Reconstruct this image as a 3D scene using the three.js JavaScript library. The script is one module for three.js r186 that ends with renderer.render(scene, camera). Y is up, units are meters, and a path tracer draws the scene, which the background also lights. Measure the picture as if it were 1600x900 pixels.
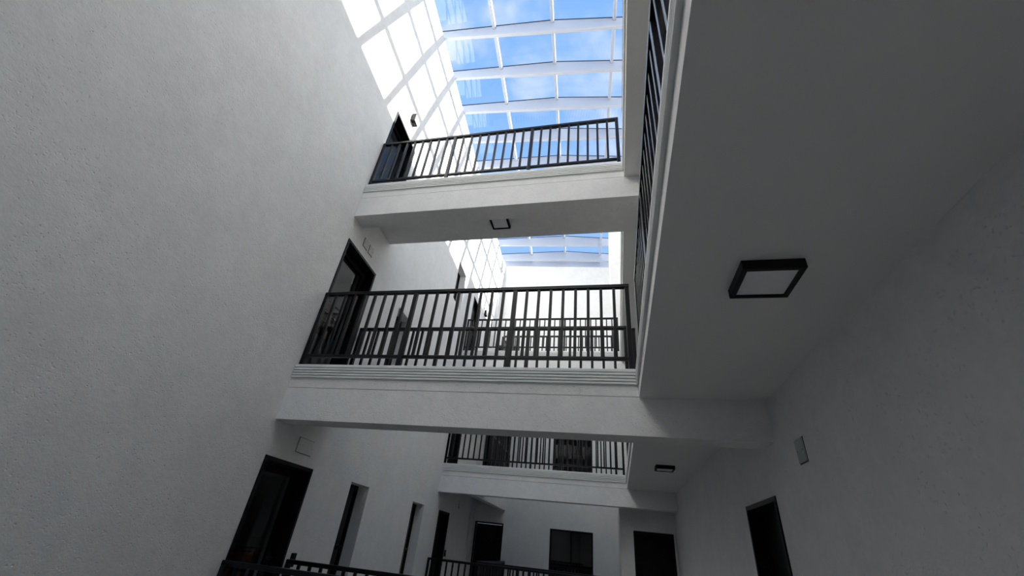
import * as THREE from 'three';
import { RoundedBoxGeometry } from 'three/addons/geometries/RoundedBoxGeometry.js';
import { ImprovedNoise } from 'three/addons/math/ImprovedNoise.js';
import { mergeGeometries } from 'three/addons/utils/BufferGeometryUtils.js';

// ---------------------------------------------------------------- camera, sky, sun, exposure
const scene = new THREE.Scene();
const camera = new THREE.PerspectiveCamera(2 * Math.atan(450 / 650.23) * 180 / Math.PI, 1600 / 900, 0.05, 400);
camera.position.set(3.6557, 1.43, 0);
camera.rotation.set(0.5549, 0.2593, 0.1108, 'YXZ');
scene.add(camera);

const renderer = new THREE.WebGLRenderer({ antialias: true });
renderer.toneMapping = THREE.LinearToneMapping;
renderer.toneMappingExposure = 1.36;
renderer.shadowMap.enabled = true;

const SKY_STRENGTH = 0.83, SUN_STRENGTH = 16.0;
const noise = new ImprovedNoise();
function fbm(x, y, z, octaves) {
  let s = 0, a = 0.5;
  for (let i = 0; i < octaves; i++) { s += a * noise.noise(x, y, z); x *= 2.03; y *= 2.03; z *= 2.03; a *= 0.5; }
  return s;
}
function makeSky() {                                       // an even blue sky with thin white wisps of cloud all round
  const W = 2048, H = 1024, data = new Float32Array(W * H * 4);
  for (let j = 0; j < H; j++) {
    const el = ((j + 0.5) / H - 0.5) * Math.PI, y = Math.sin(el);
    for (let i = 0; i < W; i++) {
      const k = (j * W + i) * 4, az = ((i + 0.5) / W - 0.5) * 2 * Math.PI;
      const x = Math.cos(az) * Math.cos(el), z = Math.sin(az) * Math.cos(el);
      const up = Math.max(0, y), h = Math.pow(1 - up, 2.2);
      let r = 0.26 + 0.34 * h, g = 0.50 + 0.24 * h, b = 0.93 + 0.06 * h;
      if (y > 0.02) {
        const s = 1 / (y + 0.25), px = x * s, pz = z * s;
        const warp = 0.5 * fbm(px * 2.1 + 7, 3.1, pz * 2.1, 3);
        const c = fbm(px * 4.2 + warp, 11.7, pz * 4.2 - warp + 2.3, 6) + 0.3 * fbm(px * 1.1, 4.4, pz * 1.1, 2);
        const a = THREE.MathUtils.smoothstep(c, 0.06, 0.42) * 0.9;
        r += (0.86 - r) * a; g += (0.90 - g) * a; b += (0.98 - b) * a;
      }
      data[k] = r; data[k + 1] = g; data[k + 2] = b; data[k + 3] = 1;
    }
  }
  const t = new THREE.DataTexture(data, W, H, THREE.RGBAFormat, THREE.FloatType);
  t.mapping = THREE.EquirectangularReflectionMapping;
  t.magFilter = t.minFilter = THREE.LinearFilter;
  t.needsUpdate = true;
  return t;
}
scene.background = makeSky();
scene.backgroundIntensity = SKY_STRENGTH;

const sun = new THREE.DirectionalLight(new THREE.Color().setRGB(1.0, 0.95, 0.86), SUN_STRENGTH);
sun.position.set(2 + 25, 8 + 0.825 * 25, -5 - 0.29 * 25);
sun.target.position.set(2, 8, -5);
sun.castShadow = true;
sun.shadow.mapSize.set(4096, 4096);
Object.assign(sun.shadow.camera, { left: -16, right: 16, top: 14, bottom: -14, near: 1, far: 70 });
scene.add(sun, sun.target);

// ---------------------------------------------------------------- measures (metres; y = 0 is the floor of the camera's storey)
const FLOOR = [0.03, 3.05, 6.07];                            // the three storeys in view
const GROUND = -3.05, WALL_TOP = 11.87, EAVE = 12.19, RIDGE = 12.375;
const SLAB = 0.283, BEAM = 0.645, HEAD = 2.008, RAIL = 1.04;
const Z1 = -4.1, Z1B = -5.25, Z2 = -10.49, Z2B = -11.75, ZB = -11.3, ZBACK = 6;
const SKEW = 0.0608, FARTURN = 0.0875;
const leftX = (z) => SKEW * (z + 4.1);                     // the left wall stands a little askew
const galX = (z) => 3.9493 - 0.0102 * (z + 4.1);           // edge of the galleries
const XR = 5.044, XBLOCK = 3.84;
const FAR = new THREE.Vector3(leftX(-14.485), 0, -14.485);
const farZ = (x) => FAR.z - (x - FAR.x) * Math.tan(FARTURN);

// ---------------------------------------------------------------- materials
function rng(seed) { return () => { seed = (seed * 1664525 + 1013904223) >>> 0; return seed / 4294967296; }; }
function dataTexture(N, fn, srgb) {
  const d = new Uint8Array(N * N * 4);
  for (let j = 0; j < N; j++) for (let i = 0; i < N; i++) {
    const v = fn(i, j), k = (j * N + i) * 4;
    d[k] = v[0]; d[k + 1] = v[1]; d[k + 2] = v[2]; d[k + 3] = 255;
  }
  const t = new THREE.DataTexture(d, N, N, THREE.RGBAFormat);
  t.wrapS = t.wrapT = THREE.RepeatWrapping;
  t.magFilter = THREE.LinearFilter; t.minFilter = THREE.LinearMipmapLinearFilter; t.generateMipmaps = true;
  if (srgb) t.colorSpace = THREE.SRGBColorSpace;
  t.needsUpdate = true;
  return t;
}
function tileable(N, cells, seed) {                        // a wrapping value-noise lattice
  const r = rng(seed), g = new Float32Array(cells * cells).map(() => r());
  return (i, j) => {
    const x = i / N * cells, y = j / N * cells, x0 = Math.floor(x), y0 = Math.floor(y);
    const fx = x - x0, fy = y - y0, sx = fx * fx * (3 - 2 * fx), sy = fy * fy * (3 - 2 * fy);
    const at = (a, b) => g[((b + cells) % cells) * cells + (a + cells) % cells];
    return (at(x0, y0) * (1 - sx) + at(x0 + 1, y0) * sx) * (1 - sy) + (at(x0, y0 + 1) * (1 - sx) + at(x0 + 1, y0 + 1) * sx) * sy;
  };
}
const TN = 1024, TILE = 1.9;                               // one tile of plaster is 1.9 m
const heights = (() => {
  const n1 = tileable(TN, 7, 1), n2 = tileable(TN, 24, 2), n3 = tileable(TN, 80, 3), n4 = tileable(TN, 230, 4);
  const h = new Float32Array(TN * TN);
  for (let j = 0; j < TN; j++) for (let i = 0; i < TN; i++)
    h[j * TN + i] = 0.60 + 0.12 * (n1(i, j) - 0.5) + 0.14 * (n2(i, j) - 0.5) + 0.16 * (n3(i, j) - 0.5) + 0.14 * (n4(i, j) - 0.5);
  const r = rng(99);
  for (let p = 0; p < 2200; p++) {                         // pits and dragged grains of the render coat
    const cx = r() * TN, cy = r() * TN, rx = 1.2 + r() * 3.5, ry = 1 + r() * 2, a = r() * Math.PI, dep = (0.18 + r() * 0.42) * (r() < 0.05 ? -0.4 : 1);
    const clump = n1(cx, cy) * 0.6 + n2(cx, cy) * 0.4;
    if (clump < 0.45) continue;
    const R = Math.ceil(rx * 2.5);
    for (let dj = -R; dj <= R; dj++) for (let di = -R; di <= R; di++) {
      const u = (di * Math.cos(a) + dj * Math.sin(a)) / rx, v = (-di * Math.sin(a) + dj * Math.cos(a)) / ry;
      const k = ((Math.floor(cy + dj) + TN) % TN) * TN + (Math.floor(cx + di) + TN) % TN;
      h[k] -= dep * Math.exp(-(u * u + v * v));
    }
  }
  return h;
})();
const plasterBump = dataTexture(TN, (i, j) => { const v = THREE.MathUtils.clamp(heights[j * TN + i], 0, 1) * 255; return [v, v, v]; });
const plasterTone = (() => {
  const a = tileable(TN, 5, 11), b = tileable(TN, 17, 12), c = tileable(TN, 60, 13);
  return dataTexture(TN, (i, j) => {
    const v = 1 + 0.022 * (a(i, j) - 0.5) + 0.022 * (b(i, j) - 0.5) + 0.02 * (c(i, j) - 0.5);
    return [244 * v, 242 * v, 238 * v].map((x) => Math.min(255, x));
  }, true);
})();
for (const t of [plasterBump, plasterTone]) t.repeat.set(1 / TILE, 1 / TILE);
const woodTone = dataTexture(256, (() => { const a = tileable(256, 6, 21), b = tileable(256, 40, 22);
  return (i, j) => { const v = 0.8 + 0.25 * Math.sin((j / 256 * 9 + a(i, j) * 1.6) * 6.28) * 0.35 + 0.2 * (b(i * 0.2, j) - 0.5); return [176 * v, 104 * v, 48 * v]; }; })(), true);
const M = {
  plaster: new THREE.MeshStandardMaterial({ name: 'plaster', map: plasterTone, bumpMap: plasterBump, bumpScale: 0.007, roughness: 0.92 }),
  soffit: new THREE.MeshStandardMaterial({ name: 'soffit_paint', color: 0xf2f0ec, bumpMap: plasterBump, bumpScale: 0.0015, roughness: 0.9 }),
  trim: new THREE.MeshStandardMaterial({ name: 'trim_paint', color: 0xf3f2ee, roughness: 0.7 }),
  tile: new THREE.MeshStandardMaterial({ name: 'floor_screed', color: 0xaeaaa4, roughness: 0.7 }),
  metal: new THREE.MeshPhysicalMaterial({ name: 'black_railing_paint', color: 0x0d0c10, roughness: 0.3, specularIntensity: 0.65 }),
  frame: new THREE.MeshPhysicalMaterial({ name: 'black_door_paint', color: 0x09090c, roughness: 0.45, specularIntensity: 0.4 }),
  leaf: new THREE.MeshPhysicalMaterial({ name: 'dark_door_leaf', color: 0x070709, roughness: 0.5, specularIntensity: 0.3 }),
  glass: new THREE.MeshPhysicalMaterial({ name: 'window_glass', color: 0x7d868c, roughness: 0.02, transmission: 1, thickness: 0, ior: 1.5 }),
  doorGlass: new THREE.MeshPhysicalMaterial({ name: 'tinted_door_glass', color: 0xd2d6d8, roughness: 0.02, transmission: 1, thickness: 0, ior: 1.5, specularIntensity: 0.4 }),
  roofGlass: new THREE.MeshPhysicalMaterial({ name: 'roof_glass', color: 0xf4f9ff, roughness: 0.0, transmission: 1, thickness: 0, ior: 1.5 }),
  steel: new THREE.MeshStandardMaterial({ name: 'white_painted_steel', color: 0xbfc4ce, roughness: 0.45 }),
  gasket: new THREE.MeshStandardMaterial({ name: 'dark_gasket', color: 0x2c2e34, roughness: 0.7 }),
  room: new THREE.MeshStandardMaterial({ name: 'room_paint', color: 0xcfcbc4, roughness: 0.9 }),
  wood: new THREE.MeshStandardMaterial({ name: 'orange_wood', map: woodTone, roughness: 0.5 }),
  cover: new THREE.MeshStandardMaterial({ name: 'cover_plastic', color: 0xd9dad6, roughness: 0.55 }),
  greycover: new THREE.MeshStandardMaterial({ name: 'grey_cover_plastic', color: 0xb4bab6, roughness: 0.4 }),
  diffuser: new THREE.MeshStandardMaterial({ name: 'white_diffuser', color: 0xf6f6f6, roughness: 0.35 }),
  porcelain: new THREE.MeshStandardMaterial({ name: 'white_box_card', color: 0xd8d8dc, roughness: 0.6 }),
};

// ---------------------------------------------------------------- helpers
const counts = {};
function numbered(name) { const n = counts[name] = (counts[name] ?? -1) + 1; return n ? `${name}_${String(n).padStart(3, '0')}` : name; }
function metricUV(g) {                                     // uv in metres, by the way each face points
  if (g.index) g = g.toNonIndexed();
  const p = g.attributes.position, n = g.attributes.normal, uv = new Float32Array(p.count * 2);
  for (let f = 0; f < p.count; f += 3) {
    const nx = Math.abs(n.getX(f) + n.getX(f + 1) + n.getX(f + 2)), ny = Math.abs(n.getY(f) + n.getY(f + 1) + n.getY(f + 2)), nz = Math.abs(n.getZ(f) + n.getZ(f + 1) + n.getZ(f + 2));
    for (let i = f; i < f + 3; i++) {
      const x = p.getX(i), y = p.getY(i), z = p.getZ(i);
      const [u, v] = ny > nx && ny > nz ? [x, z] : nx > nz ? [z, y] : [x, y];
      uv[i * 2] = u; uv[i * 2 + 1] = v;
    }
  }
  g.setAttribute('uv', new THREE.BufferAttribute(uv, 2));
  return g;
}
function box(x0, x1, y0, y1, z0, z1) {
  const g = new THREE.BoxGeometry(Math.abs(x1 - x0), Math.abs(y1 - y0), Math.abs(z1 - z0));
  return metricUV(g.translate((x0 + x1) / 2, (y0 + y1) / 2, (z0 + z1) / 2));
}
function rbox(x0, x1, y0, y1, z0, z1, r = 0.004) {
  const g = new RoundedBoxGeometry(Math.abs(x1 - x0), Math.abs(y1 - y0), Math.abs(z1 - z0), 2, r);
  return metricUV(g.translate((x0 + x1) / 2, (y0 + y1) / 2, (z0 + z1) / 2));
}
function prism(points, y0, y1) {                           // a plan outline [[x, z], ...] from y0 to y1
  const s = new THREE.Shape(points.map(([x, z]) => new THREE.Vector2(x, -z)));
  return metricUV(new THREE.ExtrudeGeometry(s, { depth: y1 - y0, bevelEnabled: false }).rotateX(-Math.PI / 2).translate(0, y0, 0));
}
function panel(x0, x1, y0, y1, holes, depth) {             // an upright wall slab behind z = 0, with rectangular holes [x0, x1, y0, y1]
  const s = new THREE.Shape([[x0, y0], [x1, y0], [x1, y1], [x0, y1]].map((p) => new THREE.Vector2(...p)));
  for (const [a, b, c, d] of holes) s.holes.push(new THREE.Path([[a, c], [a, d], [b, d], [b, c]].map((p) => new THREE.Vector2(...p))));
  return metricUV(new THREE.ExtrudeGeometry(s, { depth, bevelEnabled: false }).translate(0, 0, -depth));
}
function mesh(name, geometry, material, parent) {
  const m = new THREE.Mesh(geometry, material);
  m.name = parent === scene ? numbered(name) : name;
  m.castShadow = m.receiveShadow = true;
  parent.add(m);
  return m;
}
function tag(o, label, category, group, kind) {
  o.userData = { label, category };
  if (group) o.userData.group = group;
  if (kind) o.userData.kind = kind;
  return o;
}
function thing(name, position, turn, label, category, group, kind) {
  const o = new THREE.Group();
  o.name = numbered(name); o.position.set(...position); o.rotation.y = turn;
  scene.add(o);
  return tag(o, label, category, group, kind);
}
function copy(source, position, turn, label) {
  const c = source.clone();
  c.userData = { ...source.userData, label };
  c.name = numbered(source.name); c.position.set(...position); c.rotation.y = turn;
  scene.add(c);
  return c;
}
const LEFT_TURN = Math.PI / 2 + Math.atan(SKEW), SEC = Math.hypot(1, SKEW);
const along = (z) => (-4.1 - z) * SEC;                     // distance along the left wall
const onLeft = (z, y, out = 0) => [leftX(z) + out / SEC, y, z - out * SKEW / SEC];
const onFar = (u, y, out = 0) => [FAR.x + u * Math.cos(FARTURN) + out * Math.sin(FARTURN), y, FAR.z - u * Math.sin(FARTURN) + out * Math.cos(FARTURN)];

// ---------------------------------------------------------------- walls
const DOOR1 = [-4.165, -5.12], SLIM1 = [-6.2, -6.82], SLIM2 = [-8.92, -9.66], DOOR2 = [-10.79, -11.73];
const span = ([a, b]) => [along(a), along(b)];
const leftHoles = [];
for (const f of FLOOR) {
  leftHoles.push([...span(DOOR1), f + 0.005, f + HEAD], [...span(DOOR2), f + 0.005, f + HEAD]);
}
for (const f of [FLOOR[0], FLOOR[1]]) leftHoles.push([...span(SLIM1), f + 0.3, f + HEAD]);
leftHoles.push([...span(SLIM2), FLOOR[0] + 0.3, FLOOR[0] + HEAD], [...span(SLIM2), FLOOR[2] + 0.84, FLOOR[2] + HEAD]);
{
  const w = mesh('wall_left', panel(along(ZBACK), along(-14.485), GROUND, WALL_TOP, leftHoles, 0.32), M.plaster, scene);
  w.position.set(0, 0, -4.1); w.rotation.y = LEFT_TURN;
  tag(w, 'tall white rough-plastered atrium wall on the left, sunlit at its top', 'wall', null, 'structure');
  const p = mesh('wall_pilaster', box(0, 0.5, GROUND, WALL_TOP - 0.001, 0, 0.06), M.plaster, scene);
  p.position.set(...onLeft(-13.98, 0)); p.rotation.y = LEFT_TURN;
  tag(p, 'shallow white pilaster at the far end of the left wall', 'pilaster', null, 'structure');
}
const FD = [0.1, 1.0], FW = [2.445, 3.745];
const farHoles = [];
for (const f of FLOOR) farHoles.push([...FD, f + 0.005, f + HEAD]);
for (const f of [FLOOR[0], FLOOR[1]]) farHoles.push([...FW, f + 0.45, f + HEAD]);
{
  const w = mesh('wall_far', panel(-0.4, 5.9, GROUND, WALL_TOP, farHoles, 0.3), M.plaster, scene);
  w.position.copy(FAR); w.rotation.y = FARTURN;
  tag(w, 'white plastered end wall closing the far side of the atrium', 'wall', null, 'structure');
}
const rightDoor = [-5.31, -4.36, 0.005, HEAD + 0.015];
{
  const w = mesh('wall_right', panel(-16.2, ZBACK, GROUND, WALL_TOP, [rightDoor], 0.32), M.plaster, scene);
  w.position.set(XR, 0, 0); w.rotation.y = -Math.PI / 2;
  tag(w, 'shaded white plastered wall along the right-hand gallery', 'wall', null, 'structure');
  const b = mesh('wall_back', panel(-0.5, 6.2, GROUND, WALL_TOP, [], 0.3), M.plaster, scene);
  b.position.set(5.6, 0, ZBACK); b.rotation.y = Math.PI;
  tag(b, 'white wall closing the atrium behind the viewer', 'wall', null, 'structure');
  const e = mesh('wall_gallery_end', panel(XBLOCK, XR - 0.002, GROUND, WALL_TOP, [[4.135, 5.0, 0.005, HEAD + 0.01]], 0.22), M.plaster, scene);
  e.position.set(0, 0, ZB);
  tag(e, 'white wall closing the end of the right-hand gallery', 'wall', null, 'structure');
  const s = mesh('wall_block_side', prism([[XBLOCK, ZB - 0.22], [XBLOCK + 0.2, ZB - 0.22], [XBLOCK + 0.2, farZ(XBLOCK + 0.2)], [XBLOCK, farZ(XBLOCK)]], GROUND, WALL_TOP), M.plaster, scene);
  tag(s, 'narrow white side wall between gallery end and far wall', 'wall', null, 'structure');
}
tag(mesh('floor', box(-1.4, 5.6, GROUND - 0.2, GROUND, -16.2, ZBACK + 0.3), M.tile, scene), 'pale floor at the bottom of the atrium', 'floor', null, 'structure');

// ---------------------------------------------------------------- bridges, galleries, landings
const NAMES = ['lower', 'middle', 'upper'];
function ribs(length, position, turn, label) {             // a band and four rounded ribs below the floor edge
  const t = thing('trim', position, turn, label, 'trim', null, 'structure');
  let y = 0;
  for (const h of [0.047, 0.032, 0.032, 0.032, 0.032]) {
    mesh('rib', rbox(0, length, y - h + 0.011, y, -0.004, h > 0.04 ? 0.02 : 0.024, 0.007), M.trim, t);
    y -= h;
  }
  mesh('backing', box(0, length, y + 0.004, -0.003, -0.02, 0.001), M.trim, t);
  return t;
}
for (let k = 0; k < 3; k++) {
  const f = FLOOR[k], n = NAMES[k];
  for (const [za, zb, which] of [[Z1, Z1B, 'near'], [Z2, Z2B, 'far']]) {
    const deck = which === 'near'
      ? [[leftX(za), za], [galX(za), za], [galX(zb), zb], [leftX(zb), zb]]
      : [[leftX(za), za], [galX(za), za], [galX(ZB), ZB], [XBLOCK, ZB], [XBLOCK, zb], [leftX(zb), zb]];
    tag(mesh('bridge_slab', prism(deck, f - SLAB + 0.006, f - 0.012), M.plaster, scene), `white ${n} slab of the ${which} bridge across the atrium`, 'bridge', null, 'structure');
    tag(mesh('floor_finish', prism(deck, f - 0.012, f), M.tile, scene), `grey floor finish on the ${n} ${which} bridge`, 'floor', null, 'structure');
    tag(mesh('bridge_beam', prism([[leftX(za), za], [XR, za], [XR, za - 0.28], [leftX(za - 0.28), za - 0.28]], f - BEAM, f - SLAB), M.plaster, scene),
      `white plastered beam under the front of the ${n} ${which} bridge`, 'beam', null, 'structure');
    ribs(galX(za) - leftX(za) - 0.012, [leftX(za), f, za], 0, `ribbed white moulding along the front of the ${n} ${which} bridge`);
  }
  // galleries along the right-hand wall
  for (const [za, zb, which] of [[ZBACK, Z1, 'near'], [Z1, Z2, 'middle'], [Z2, ZB, 'far']]) {
    tag(mesh('gallery_slab', prism([[galX(za), za], [XR, za], [XR, zb], [galX(zb), zb]], f - SLAB + (which === 'middle' ? 0.001 : 0), f - 0.012), M.soffit, scene),
      `grey underside and slab of the ${n} right-hand gallery, ${which} bay`, 'gallery', null, 'structure');
  }
  tag(mesh('floor_finish', prism([[galX(ZBACK), ZBACK], [XR, ZBACK], [XR, ZB], [galX(ZB), ZB]], f - 0.0115, f - 0.0005), M.tile, scene), `grey floor finish on the ${n} right-hand gallery`, 'floor', null, 'structure');
  const turn = Math.atan2(-1, -0.0102);                   // a run towards the camera whose face looks into the atrium
  for (const [za, zb, which] of [[ZBACK, Z1 + 0.03, 'near'], [Z1B, Z2 + 0.03, 'middle']]) {
    ribs(za - zb, [galX(zb), f, zb], turn, `ribbed white moulding on the ${n} gallery edge, ${which} bay`);
  }
  // landing in front of the far left door, with its edge beam
  tag(mesh('landing_slab', prism([[leftX(Z2B), Z2B], [0.45, Z2B], [0.38, farZ(0.38)], [FAR.x, FAR.z]], f - SLAB, f), M.plaster, scene),
    `white ${n} landing slab at the far left corner`, 'landing', null, 'structure');
  tag(mesh('landing_beam', prism([[0.27, Z2 - 0.28], [0.45, Z2 - 0.28], [0.38, farZ(0.38)], [0.20, farZ(0.20)]], f - BEAM, f - SLAB), M.plaster, scene),
    `white edge beam under the ${n} far landing`, 'beam', null, 'structure');
}
// the bridge that the viewer stands on
tag(mesh('bridge_slab', prism([[leftX(1.2), 1.2], [galX(1.2), 1.2], [galX(-0.7), -0.7], [leftX(-0.7), -0.7]], -SLAB, 0), M.tile, scene), 'bridge slab under the viewer', 'bridge', null, 'structure');

// ---------------------------------------------------------------- skylight
{
  const s = thing('skylight', [FAR.x, 0, FAR.z], FARTURN, 'glazed gable skylight with white beams over the whole atrium', 'skylight');
  const X0 = -0.22, X1 = 5.46, MID = 2.64, PITCH = 1.0258, FIRST = 0.415, BAYS = 20;
  const top = (x) => EAVE + (RIDGE - EAVE) * (1 - Math.abs(x - MID) / (MID + 0.2));
  const off = (zl) => [leftX(zl) - FAR.x - 0, zl - FAR.z]; // world shift of the beam's left end
  const local = (zl) => { const [dx, dz] = off(zl); return [dx * Math.cos(FARTURN) - dz * Math.sin(FARTURN), dx * Math.sin(FARTURN) + dz * Math.cos(FARTURN)]; };
  const zs = []; for (let i = 0; i <= BAYS; i++) zs.push(FAR.z + FIRST + i * PITCH);
  const end = FAR.z - 0.05;
  const beamGeo = (() => {
    const sh = new THREE.Shape([[X0, WALL_TOP], [X1, WALL_TOP], [X1, EAVE - 0.02], [MID, RIDGE - 0.02], [X0, EAVE - 0.02]].map((p) => new THREE.Vector2(...p)));
    return metricUV(new THREE.ExtrudeGeometry(sh, { depth: 0.06, bevelEnabled: true, bevelSize: 0.006, bevelThickness: 0.006, bevelSegments: 1 }).translate(0, 0.008, -0.03));
  })();
  const slope = (xa, xb, w, h, lift) => {                  // a flat bar on top of a beam along one slope
    const L = Math.hypot(xb - xa, top(xb) - top(xa)), g = new THREE.BoxGeometry(L, h, w);
    return metricUV(g.rotateZ(Math.atan2(top(xb) - top(xa), xb - xa)).translate((xa + xb) / 2, (top(xa) + top(xb)) / 2 + lift, 0));
  };
  const cap = mergeGeometries([slope(X0, MID, 0.10, 0.016, -0.010), slope(MID, X1, 0.10, 0.016, -0.010)]);
  const stops = [X0 + 0.02, 1.22, MID, 4.1, X1 - 0.02];
  zs.forEach((z) => {
    const [x, zz] = local(z), b = mesh('beam', beamGeo, M.steel, s); b.position.set(x, 0, zz);
    mesh('glazing_strip', cap, M.gasket, b);
  });
  // closing pieces at the far wall
  { const [x, zz] = local(end), b = mesh('end_beam', beamGeo, M.steel, s); b.position.set(x, 0, zz); }
  const bayEnds = [end, ...zs];
  for (let i = 0; i + 1 < bayEnds.length; i++) {
    const [xa, za] = local(bayEnds[i]), [xb, zb] = local(bayEnds[i + 1]);
    for (let j = 0; j < 5; j++) {
      const inner = j > 0 && j < 4, w = inner ? 0.075 : 0.05, h = inner ? 0.13 : 0.3, t = top(stops[j]) - (inner ? 0.015 : 0.012);
      const len = Math.hypot(xb - xa, zb - za) - 0.075;
      const g = rbox(-len / 2, len / 2, t - h, t, -w / 2, w / 2, 0.006);
      const m = mesh(inner ? 'purlin' : 'eave_board', g, M.steel, s);
      m.rotation.y = Math.atan2(-(zb - za), xb - xa);
      m.position.set((xa + xb) / 2 + stops[j], 0, (za + zb) / 2);
    }
    for (let j = 0; j < 4; j++) {
      const a = stops[j], b = stops[j + 1], g = new THREE.BufferGeometry(), y = (x) => top(x) + 0.006;
      const v = [[xa + a, y(a), za], [xa + b, y(b), za], [xb + b, y(b), zb], [xb + a, y(a), zb]].map((p) => new THREE.Vector3(...p));
      const c = v.reduce((q, p) => q.add(p), new THREE.Vector3()).multiplyScalar(0.25);
      for (const p of v) p.lerp(c, 0.006);
      g.setAttribute('position', new THREE.BufferAttribute(new Float32Array([0, 2, 1, 0, 3, 2].flatMap((k) => v[k].toArray())), 3));
      g.setAttribute('uv', new THREE.BufferAttribute(new Float32Array([0, 0, 1, 1, 1, 0, 0, 0, 0, 1, 1, 1]), 2));
      g.computeVertexNormals();
      mesh('glass_pane', g, M.roofGlass, s);
    }
  }
}

// ---------------------------------------------------------------- railings
function railing(length, panels, perPanel, position, turn, label, group) {
  const r = thing('railing', position, turn, label, 'railing', group);
  mesh('top_rail', rbox(0, length, RAIL - 0.045, RAIL, -0.026, 0.026, 0.006), M.metal, r);
  mesh('bottom_rail', rbox(0, length, 0.115, 0.152, -0.019, 0.019, 0.005), M.metal, r);
  const post = rbox(-0.024, 0.024, 0.001, RAIL - 0.045, -0.024, 0.024, 0.004), bar = rbox(-0.016, 0.016, 0.152, RAIL - 0.045, -0.016, 0.016, 0.003);
  const pitch = (length - 0.05) / panels;
  for (let i = 0; i <= panels; i++) {
    const x = 0.025 + i * pitch;
    mesh('post', post, M.metal, r).position.x = x;
    if (i < panels) for (let j = 1; j <= perPanel; j++) mesh('baluster', bar, M.metal, r).position.x = x + pitch * j / (perPanel + 1);
  }
  return r;
}
const STOREY = ['the camera-level', 'the middle', 'the upper'];
{
  const zf = Z1 - 0.05, x0 = leftX(zf) + 0.004, L = galX(zf) - x0 - 0.03;
  const front = railing(L, 3, 8, [x0, FLOOR[1], zf], 0, 'black bar railing on the front of the middle near bridge', 'bridge railings');
  copy(front, [x0, FLOOR[2], zf], 0, 'black bar railing on the upper near bridge, seen against the skylight');
  copy(front, [x0, FLOOR[0], zf], 0, 'black bar railing at the bottom edge, frontmost, beside the lower left door');
  const zr = Z1B + 0.06, xr = leftX(zr) + 0.004, LR = galX(zr) - xr - 0.03;
  const rear = railing(LR, 3, 8, [xr, FLOOR[1], zr], 0, 'black bar railing on the rear of the middle near bridge, behind the front one', 'bridge railings');
  copy(rear, [xr, FLOOR[0], zr], 0, 'black bar railing at the bottom edge, just behind the frontmost one');
  const z2 = Z2 - 0.05, x2 = leftX(z2) + 0.004, L2 = galX(z2) - x2 - 0.03;
  const far = railing(L2, 3, 9, [x2, FLOOR[1], z2], 0, 'black bar railing on the far bridge, seen just under the middle near bridge', 'bridge railings');
  copy(far, [x2, FLOOR[2], z2], 0, 'small black bar railing on the upper far bridge, seen through the middle near railing');
  copy(far, [x2, FLOOR[0], z2], 0, 'black bar railing low down, in front of the far window and door');
  const zq = Z2B + 0.07, xq = 0.47, LQ = XBLOCK - xq - 0.01;
  const back = railing(LQ, 3, 8, [xq, FLOOR[1], zq], 0, 'black bar railing on the rear edge of the middle far bridge, before the far window', 'bridge railings');
  copy(back, [xq, FLOOR[2], zq], 0, 'black bar railing on the rear edge of the upper far bridge');
  copy(back, [xq, FLOOR[0], zq], 0, 'black bar railing on the rear of the camera-level far bridge, close behind another');
  const zl = Z2B + 0.03, len = Math.hypot(0.07, farZ(0.36) - zl) - 0.02, turnL = Math.atan2(-(farZ(0.36) - zl), -0.065);
  const land = railing(len, 2, 8, [0.425, FLOOR[1], zl], turnL, 'black bar railing along the edge of the middle far landing', 'landing railings');
  copy(land, [0.425, FLOOR[2], zl], turnL, 'black bar railing along the edge of the upper far landing');
  copy(land, [0.425, FLOOR[0], zl], turnL, 'black bar railing along the far landing in front of the far left door');
  const turnG = Math.atan2(1, 0.0102);
  const g1 = railing(8.14, 6, 8, [galX(4.1) + 0.05, FLOOR[1], 4.1], turnG, 'long black bar railing on the middle right-hand gallery, seen steeply from below', 'gallery railings');
  copy(g1, [galX(4.1) + 0.05, FLOOR[2], 4.1], turnG, 'long black bar railing on the upper right-hand gallery above its grey underside');
  const zg = Z1B + 0.02, g2 = railing(5.12, 4, 8, [galX(zg) + 0.05, FLOOR[1], zg], turnG, 'black bar railing on the middle right-hand gallery beyond the near bridge', 'gallery railings');
  copy(g2, [galX(zg) + 0.05, FLOOR[2], zg], turnG, 'black bar railing on the upper right-hand gallery beyond the near bridge');
}

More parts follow.
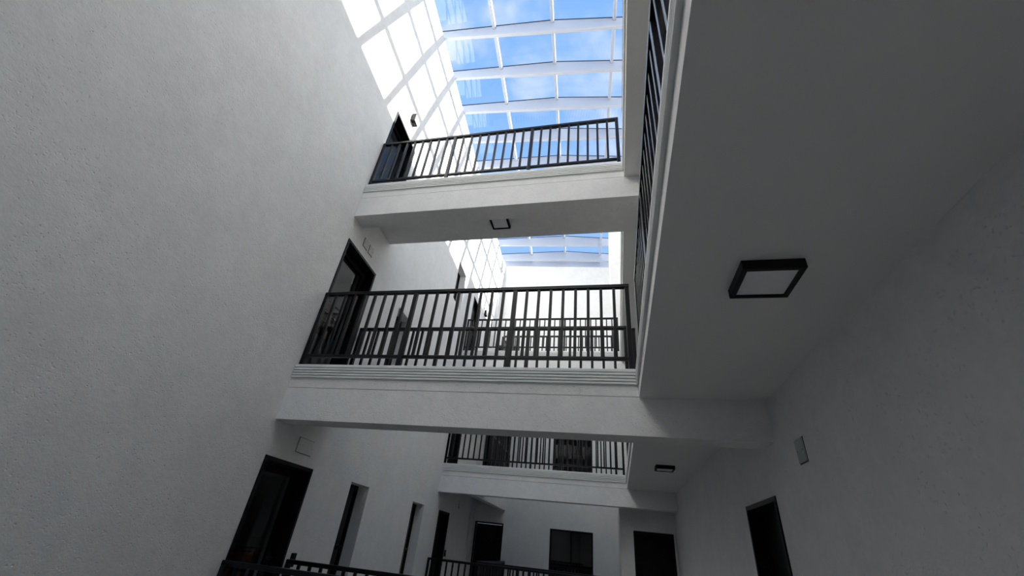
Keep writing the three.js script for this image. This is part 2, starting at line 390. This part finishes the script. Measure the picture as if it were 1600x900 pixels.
// ---------------------------------------------------------------- doors and windows
function alcove(x0, x1, y0, y1, z0, z1, parent) {          // the unlit room behind a glazed opening
  const t = 0.02;
  mesh('room_behind', mergeGeometries([box(x0 - t, x0, y0, y1, z0, z1), box(x1, x1 + t, y0, y1, z0, z1), box(x0, x1, y1, y1 + t, z0, z1), box(x0, x1, y0 - t, y0, z0, z1), box(x0 - t, x1 + t, y0 - t, y1 + t, z0 - t, z0)]), M.room, parent);
}
let doors = 0, windows = 0;
function door(position, turn, w, h, label, opt = {}) {     // origin at the foot of the opening's left jamb, on the wall face
  const d = thing(`door_${++doors}`, position, turn, label, 'door', null, 'structure');
  const rec = opt.recess ?? 0.14, j = 0.045;
  const fr = mesh('door_frame', mergeGeometries([
    rbox(0.001, j, 0.006, h - 0.001, -rec - 0.06, 0.012, 0.004), rbox(w - j, w - 0.001, 0.006, h - 0.001, -rec - 0.06, 0.012, 0.004),
    rbox(j - 0.002, w - j + 0.002, h - j, h - 0.001, -rec - 0.06, 0.012, 0.004)]), M.frame, d);
  fr.name = 'door_frame';
  if (opt.glazed) {
    const s = 0.085, a = j + 0.003, b = w - j - 0.003, z0 = -rec - 0.045, z1 = -rec;
    mesh('door_leaf', mergeGeometries([rbox(a, a + s, 0.012, h - j - 0.004, z0, z1), rbox(b - s, b, 0.012, h - j - 0.004, z0, z1),
      rbox(a + s - 0.002, b - s + 0.002, h - j - s - 0.004, h - j - 0.004, z0, z1), rbox(a + s - 0.002, b - s + 0.002, 0.012, 0.12, z0, z1)]), M.leaf, d);
    mesh('door_pane', box(a + s, b - s, 0.12, h - j - s - 0.004, -rec - 0.024, -rec - 0.0235), M.doorGlass, d);
    alcove(-0.3, w + 0.6, 0.0, h + 0.2, -3.6, -0.33, d);
  } else {
    const lf = mesh('door_leaf', rbox(j + 0.003, w - j - 0.003, 0.012, h - j - 0.004, -rec - 0.045, -rec, 0.004), M.leaf, d);
    for (const [ya, yb] of [[0.14, 0.92], [1.06, h - j - 0.14]])
      mesh('door_panel', rbox(j + 0.13, w - j - 0.13, ya, yb, -rec - 0.002, -rec + 0.008, 0.004), M.leaf, lf);
  }
  const hx = opt.hinge === 'right' ? j + 0.05 : w - j - 0.05;
  const hd = mesh('door_handle', mergeGeometries([rbox(hx - 0.02, hx + 0.02, 0.93, 1.11, -rec, -rec + 0.008, 0.003), rbox(hx - (opt.hinge === 'right' ? 0.01 : 0.11), hx + (opt.hinge === 'right' ? 0.11 : 0.01), 1.03, 1.05, -rec + 0.04, -rec + 0.058, 0.006), rbox(hx - 0.009, hx + 0.009, 1.031, 1.049, -rec + 0.006, -rec + 0.045, 0.004)]), M.metal, d);
  hd.name = 'door_handle';
  return d;
}
function windowAt(position, turn, w, h, label, opt = {}) {  // origin at the lower left corner of the opening
  const d = thing(`window_${++windows}`, position, turn, label, 'window', null, 'structure');
  const rec = opt.recess ?? 0.18, j = 0.04, z0 = -rec - 0.05, z1 = -rec;
  const bars = [rbox(0.001, j, 0.001, h - 0.001, z0, z1), rbox(w - j, w - 0.001, 0.001, h - 0.001, z0, z1), rbox(j - 0.002, w - j + 0.002, h - j, h - 0.001, z0, z1), rbox(j - 0.002, w - j + 0.002, 0.001, j, z0, z1)];
  mesh('window_frame', mergeGeometries(bars), M.frame, d);
  const cols = opt.columns ?? 1, ty = opt.transom, rows = ty ? [[j, ty - 0.02], [ty + 0.02, h - j]] : [[j, h - j]];
  if (ty) mesh('transom', rbox(j, w - j, ty - 0.025, ty + 0.025, z0 + 0.005, z1 + 0.004), M.frame, d);
  for (let i = 1; i < cols; i++) mesh('mullion', rbox(j + (w - 2 * j) * i / cols - 0.03, j + (w - 2 * j) * i / cols + 0.03, j, h - j, z0 + 0.003, z1 + 0.006), M.frame, d);
  for (const [ya, yb] of rows) for (let i = 0; i < cols; i++) {
    const a = j + (w - 2 * j) * i / cols + (i ? 0.03 : 0), b = j + (w - 2 * j) * (i + 1) / cols - (i < cols - 1 ? 0.03 : 0);
    mesh('window_pane', box(a, b, ya, yb, z0 + 0.024, z0 + 0.0245), M.glass, d);
  }
  alcove(-0.2, w + 0.3, -0.2, h + 0.2, -3.4, -0.33, d);
  return d;
}
const wDoor1 = along(DOOR1[1]) - along(DOOR1[0]), wDoor2 = along(DOOR2[1]) - along(DOOR2[0]);
const wSlim1 = along(SLIM1[1]) - along(SLIM1[0]), wSlim2 = along(SLIM2[1]) - along(SLIM2[0]);
door(onLeft(DOOR1[0], FLOOR[0]), LEFT_TURN, wDoor1, HEAD, 'tall black glazed door at the lower left, below the square cover plate', { glazed: true });
door(onLeft(DOOR1[0], FLOOR[1]), LEFT_TURN, wDoor1, HEAD, 'black glazed door at the left end of the middle near bridge', { glazed: true });
door(onLeft(DOOR1[0], FLOOR[2]), LEFT_TURN, wDoor1, HEAD, 'black glazed door at the left end of the upper bridge, beside the wall lamp', { glazed: true });
door(onLeft(DOOR2[0], FLOOR[0]), LEFT_TURN, wDoor2, HEAD, 'narrow-looking black door on the left wall under the far bridge landing');
door(onLeft(DOOR2[0], FLOOR[1]), LEFT_TURN, wDoor2, HEAD, 'black door at the left end of the middle far bridge');
door(onLeft(DOOR2[0], FLOOR[2]), LEFT_TURN, wDoor2, HEAD, 'black door at the left end of the upper far bridge, seen through two railings');
door(onFar(FD[0], FLOOR[0]), FARTURN, FD[1] - FD[0], HEAD, 'black door in the far wall under the far landing', { recess: 0.08 });
door(onFar(FD[0], FLOOR[1]), FARTURN, FD[1] - FD[0], HEAD, 'black glazed door in the far wall behind the middle far railing', { recess: 0.08, glazed: true });
door(onFar(FD[0], FLOOR[2]), FARTURN, FD[1] - FD[0], HEAD, 'black door in the far wall behind the upper far railing', { recess: 0.08 });
door([XR, 0, rightDoor[0]], -Math.PI / 2, rightDoor[1] - rightDoor[0], rightDoor[3], 'black door in the shaded right-hand wall below the small grey plate', { hinge: 'right' });
door([4.135, 0, ZB], 0, 5.0 - 4.135, HEAD + 0.01, 'wide black door at the end of the right-hand gallery', { recess: 0.06 });
windowAt(onLeft(SLIM1[0], FLOOR[0] + 0.3), LEFT_TURN, wSlim1, HEAD - 0.3, 'slim black window in a deep white reveal, nearer of the two at the lower left', { transom: 0.86 });
windowAt(onLeft(SLIM2[0], FLOOR[0] + 0.3), LEFT_TURN, wSlim2, HEAD - 0.3, 'slim black window in a deep white reveal, farther of the two at the lower left', { transom: 0.86 });
windowAt(onLeft(SLIM1[0], FLOOR[1] + 0.3), LEFT_TURN, wSlim1, HEAD - 0.3, 'slim dark window seen through the middle near railing', { transom: 0.86 });
windowAt(onLeft(SLIM2[0], FLOOR[2] + 0.84), LEFT_TURN, wSlim2, HEAD - 0.84, 'small dark window high on the sunlit left wall above the middle railing', {});
windowAt(onFar(FW[0], FLOOR[0] + 0.45), FARTURN, FW[1] - FW[0], HEAD - 0.45, 'black two-pane window in the far wall at the bottom of the picture', { recess: 0.06, columns: 2, transom: 0.6 });
windowAt(onFar(FW[0], FLOOR[1] + 0.45), FARTURN, FW[1] - FW[0], HEAD - 0.45, 'black two-pane window in the far wall behind the middle far railing', { recess: 0.06, columns: 2, transom: 0.6 });

// wooden cupboards in the rooms behind three of the glazed doors
function cupboard(position, turn, label) {
  const c = thing('wooden_cupboard', position, turn, label, 'cupboard');
  mesh('carcass', rbox(0, 0.86, 0, 0.36, -0.34, 0, 0.004), M.wood, c);
  for (const x of [0.01, 0.295, 0.58]) for (const y of [0.01, 0.195]) {
    const dr = mesh('drawer', rbox(x, x + 0.27, y, y + 0.155, 0, 0.018, 0.004), M.wood, c);
    mesh('pull', rbox(x + 0.06, x + 0.21, y + 0.128, y + 0.148, 0.018, 0.034, 0.004), M.frame, dr);
  }
  return c;
}
const cup = cupboard(onLeft(-4.66, FLOOR[1] + 0.98, -0.46), LEFT_TURN, 'orange wooden cupboard behind the glazed door of the middle near bridge');
copy(cup, onLeft(-4.62, FLOOR[0] + 0.74, -0.52), LEFT_TURN, 'orange wooden cupboard behind the glazed door at the lower left');
copy(cup, onFar(0.17, FLOOR[1] + 0.8, -0.68), FARTURN, 'orange wooden cupboard behind the far glazed door');

// ---------------------------------------------------------------- lamps, covers, bell boxes
function ceilingLamp(position, label) {
  const l = thing('ceiling_lamp', position, 0, label, 'lamp', 'square ceiling lamps');
  const a = 0.145, b = 0.118, h = 0.055;
  mesh('lamp_frame', mergeGeometries([rbox(-a, a, -h, 0, -a, -b), rbox(-a, a, -h, 0, b, a), rbox(-a, -b, -h, 0, -b - 0.002, b + 0.002), rbox(b, a, -h, 0, -b - 0.002, b + 0.002)]), M.frame, l);
  mesh('diffuser', rbox(-b, b, -h + 0.008, -0.002, -b, b, 0.003), M.diffuser, l);
  return l;
}
const lamp = ceilingLamp([4.475, FLOOR[1] - SLAB, -2.03], 'square black-framed ceiling lamp on the gallery underside at the right, the large near one');
copy(lamp, [4.515, FLOOR[1] - SLAB, -7.57], 0, 'square black-framed ceiling lamp on the gallery underside beyond the near bridge, looks small');
copy(lamp, [2.065, FLOOR[2] - SLAB, -4.81], 0, 'square black-framed ceiling lamp under the upper near bridge');

function wallLamp(position, label) {
  const l = thing('wall_lamp', position, LEFT_TURN, label, 'lamp', 'wall lamps by the upper doors');
  mesh('housing', rbox(-0.085, 0.085, 0, 0.2, 0, 0.085, 0.006), M.frame, l);
  mesh('diffuser', rbox(-0.064, 0.066, 0.022, 0.18, 0.06, 0.087, 0.003), M.diffuser, l);
  mesh('drip_edge', rbox(-0.03, 0.01, -0.025, 0.002, 0.02, 0.06, 0.004), M.frame, l);
  return l;
}
const wl = wallLamp(onLeft(-4.7, FLOOR[2] + 2.36), 'small box wall lamp with white front beside the upper near door');
copy(wl, onLeft(-12.35, FLOOR[2] + 2.14), LEFT_TURN, 'tiny dark wall lamp beside the upper far door, near the far corner');

function coverPlate(w, h, position, turn, label, material) {
  const c = thing('cover_plate', position, turn, label, 'cover');
  mesh('plate', rbox(0, w, 0, h, 0.0005, 0.012, 0.004), material, c);
  mesh('seal', box(-0.005, w + 0.005, -0.005, h + 0.005, 0.0002, 0.003), M.gasket, c);
  for (const x of [0.02, w - 0.02]) mesh('screw', new THREE.CylinderGeometry(0.004, 0.004, 0.003, 12).rotateX(Math.PI / 2).translate(x, h / 2, 0.0125), M.gasket, c);
  return c;
}
coverPlate(0.32, 0.165, onLeft(-4.645, FLOOR[0] + 2.135), LEFT_TURN, 'flush square cover plate on the left wall above the lower left door', M.plaster);
coverPlate(0.14, 0.15, onLeft(-4.53, FLOOR[1] + 2.16), LEFT_TURN, 'small white cover plate above the middle door, left of the pair', M.cover);
coverPlate(0.14, 0.15, onLeft(-4.71, FLOOR[1] + 2.16), LEFT_TURN, 'small white cover plate above the middle door, right of the pair', M.cover);
coverPlate(0.14, 0.165, [XR, 2.155, -3.67], -Math.PI / 2, 'small pale grey plate high on the right-hand wall', M.greycover);
coverPlate(0.12, 0.165, onLeft(-12.55, FLOOR[0] + 2.2), LEFT_TURN, 'tiny cover plate on the far left wall above the landing door', M.plaster);

function bell(position, label) {
  const b = thing('bell_box', position, LEFT_TURN, label, 'bell', 'bell boxes beside the doors');
  mesh('housing', rbox(-0.04, 0.04, 0, 0.14, 0, 0.03, 0.006), M.frame, b);
  mesh('button', new THREE.CylinderGeometry(0.012, 0.012, 0.006, 20).rotateX(Math.PI / 2).translate(0, 0.05, 0.032), M.metal, b);
  return b;
}
const bl = bell(onLeft(-5.27, FLOOR[0] + 0.96), 'small black bell box just right of the lower left glazed door');
copy(bl, onLeft(-11.83, FLOOR[0] + 1.05), LEFT_TURN, 'tiny black bell box right of the narrow door under the far landing');

renderer.render(scene, camera);
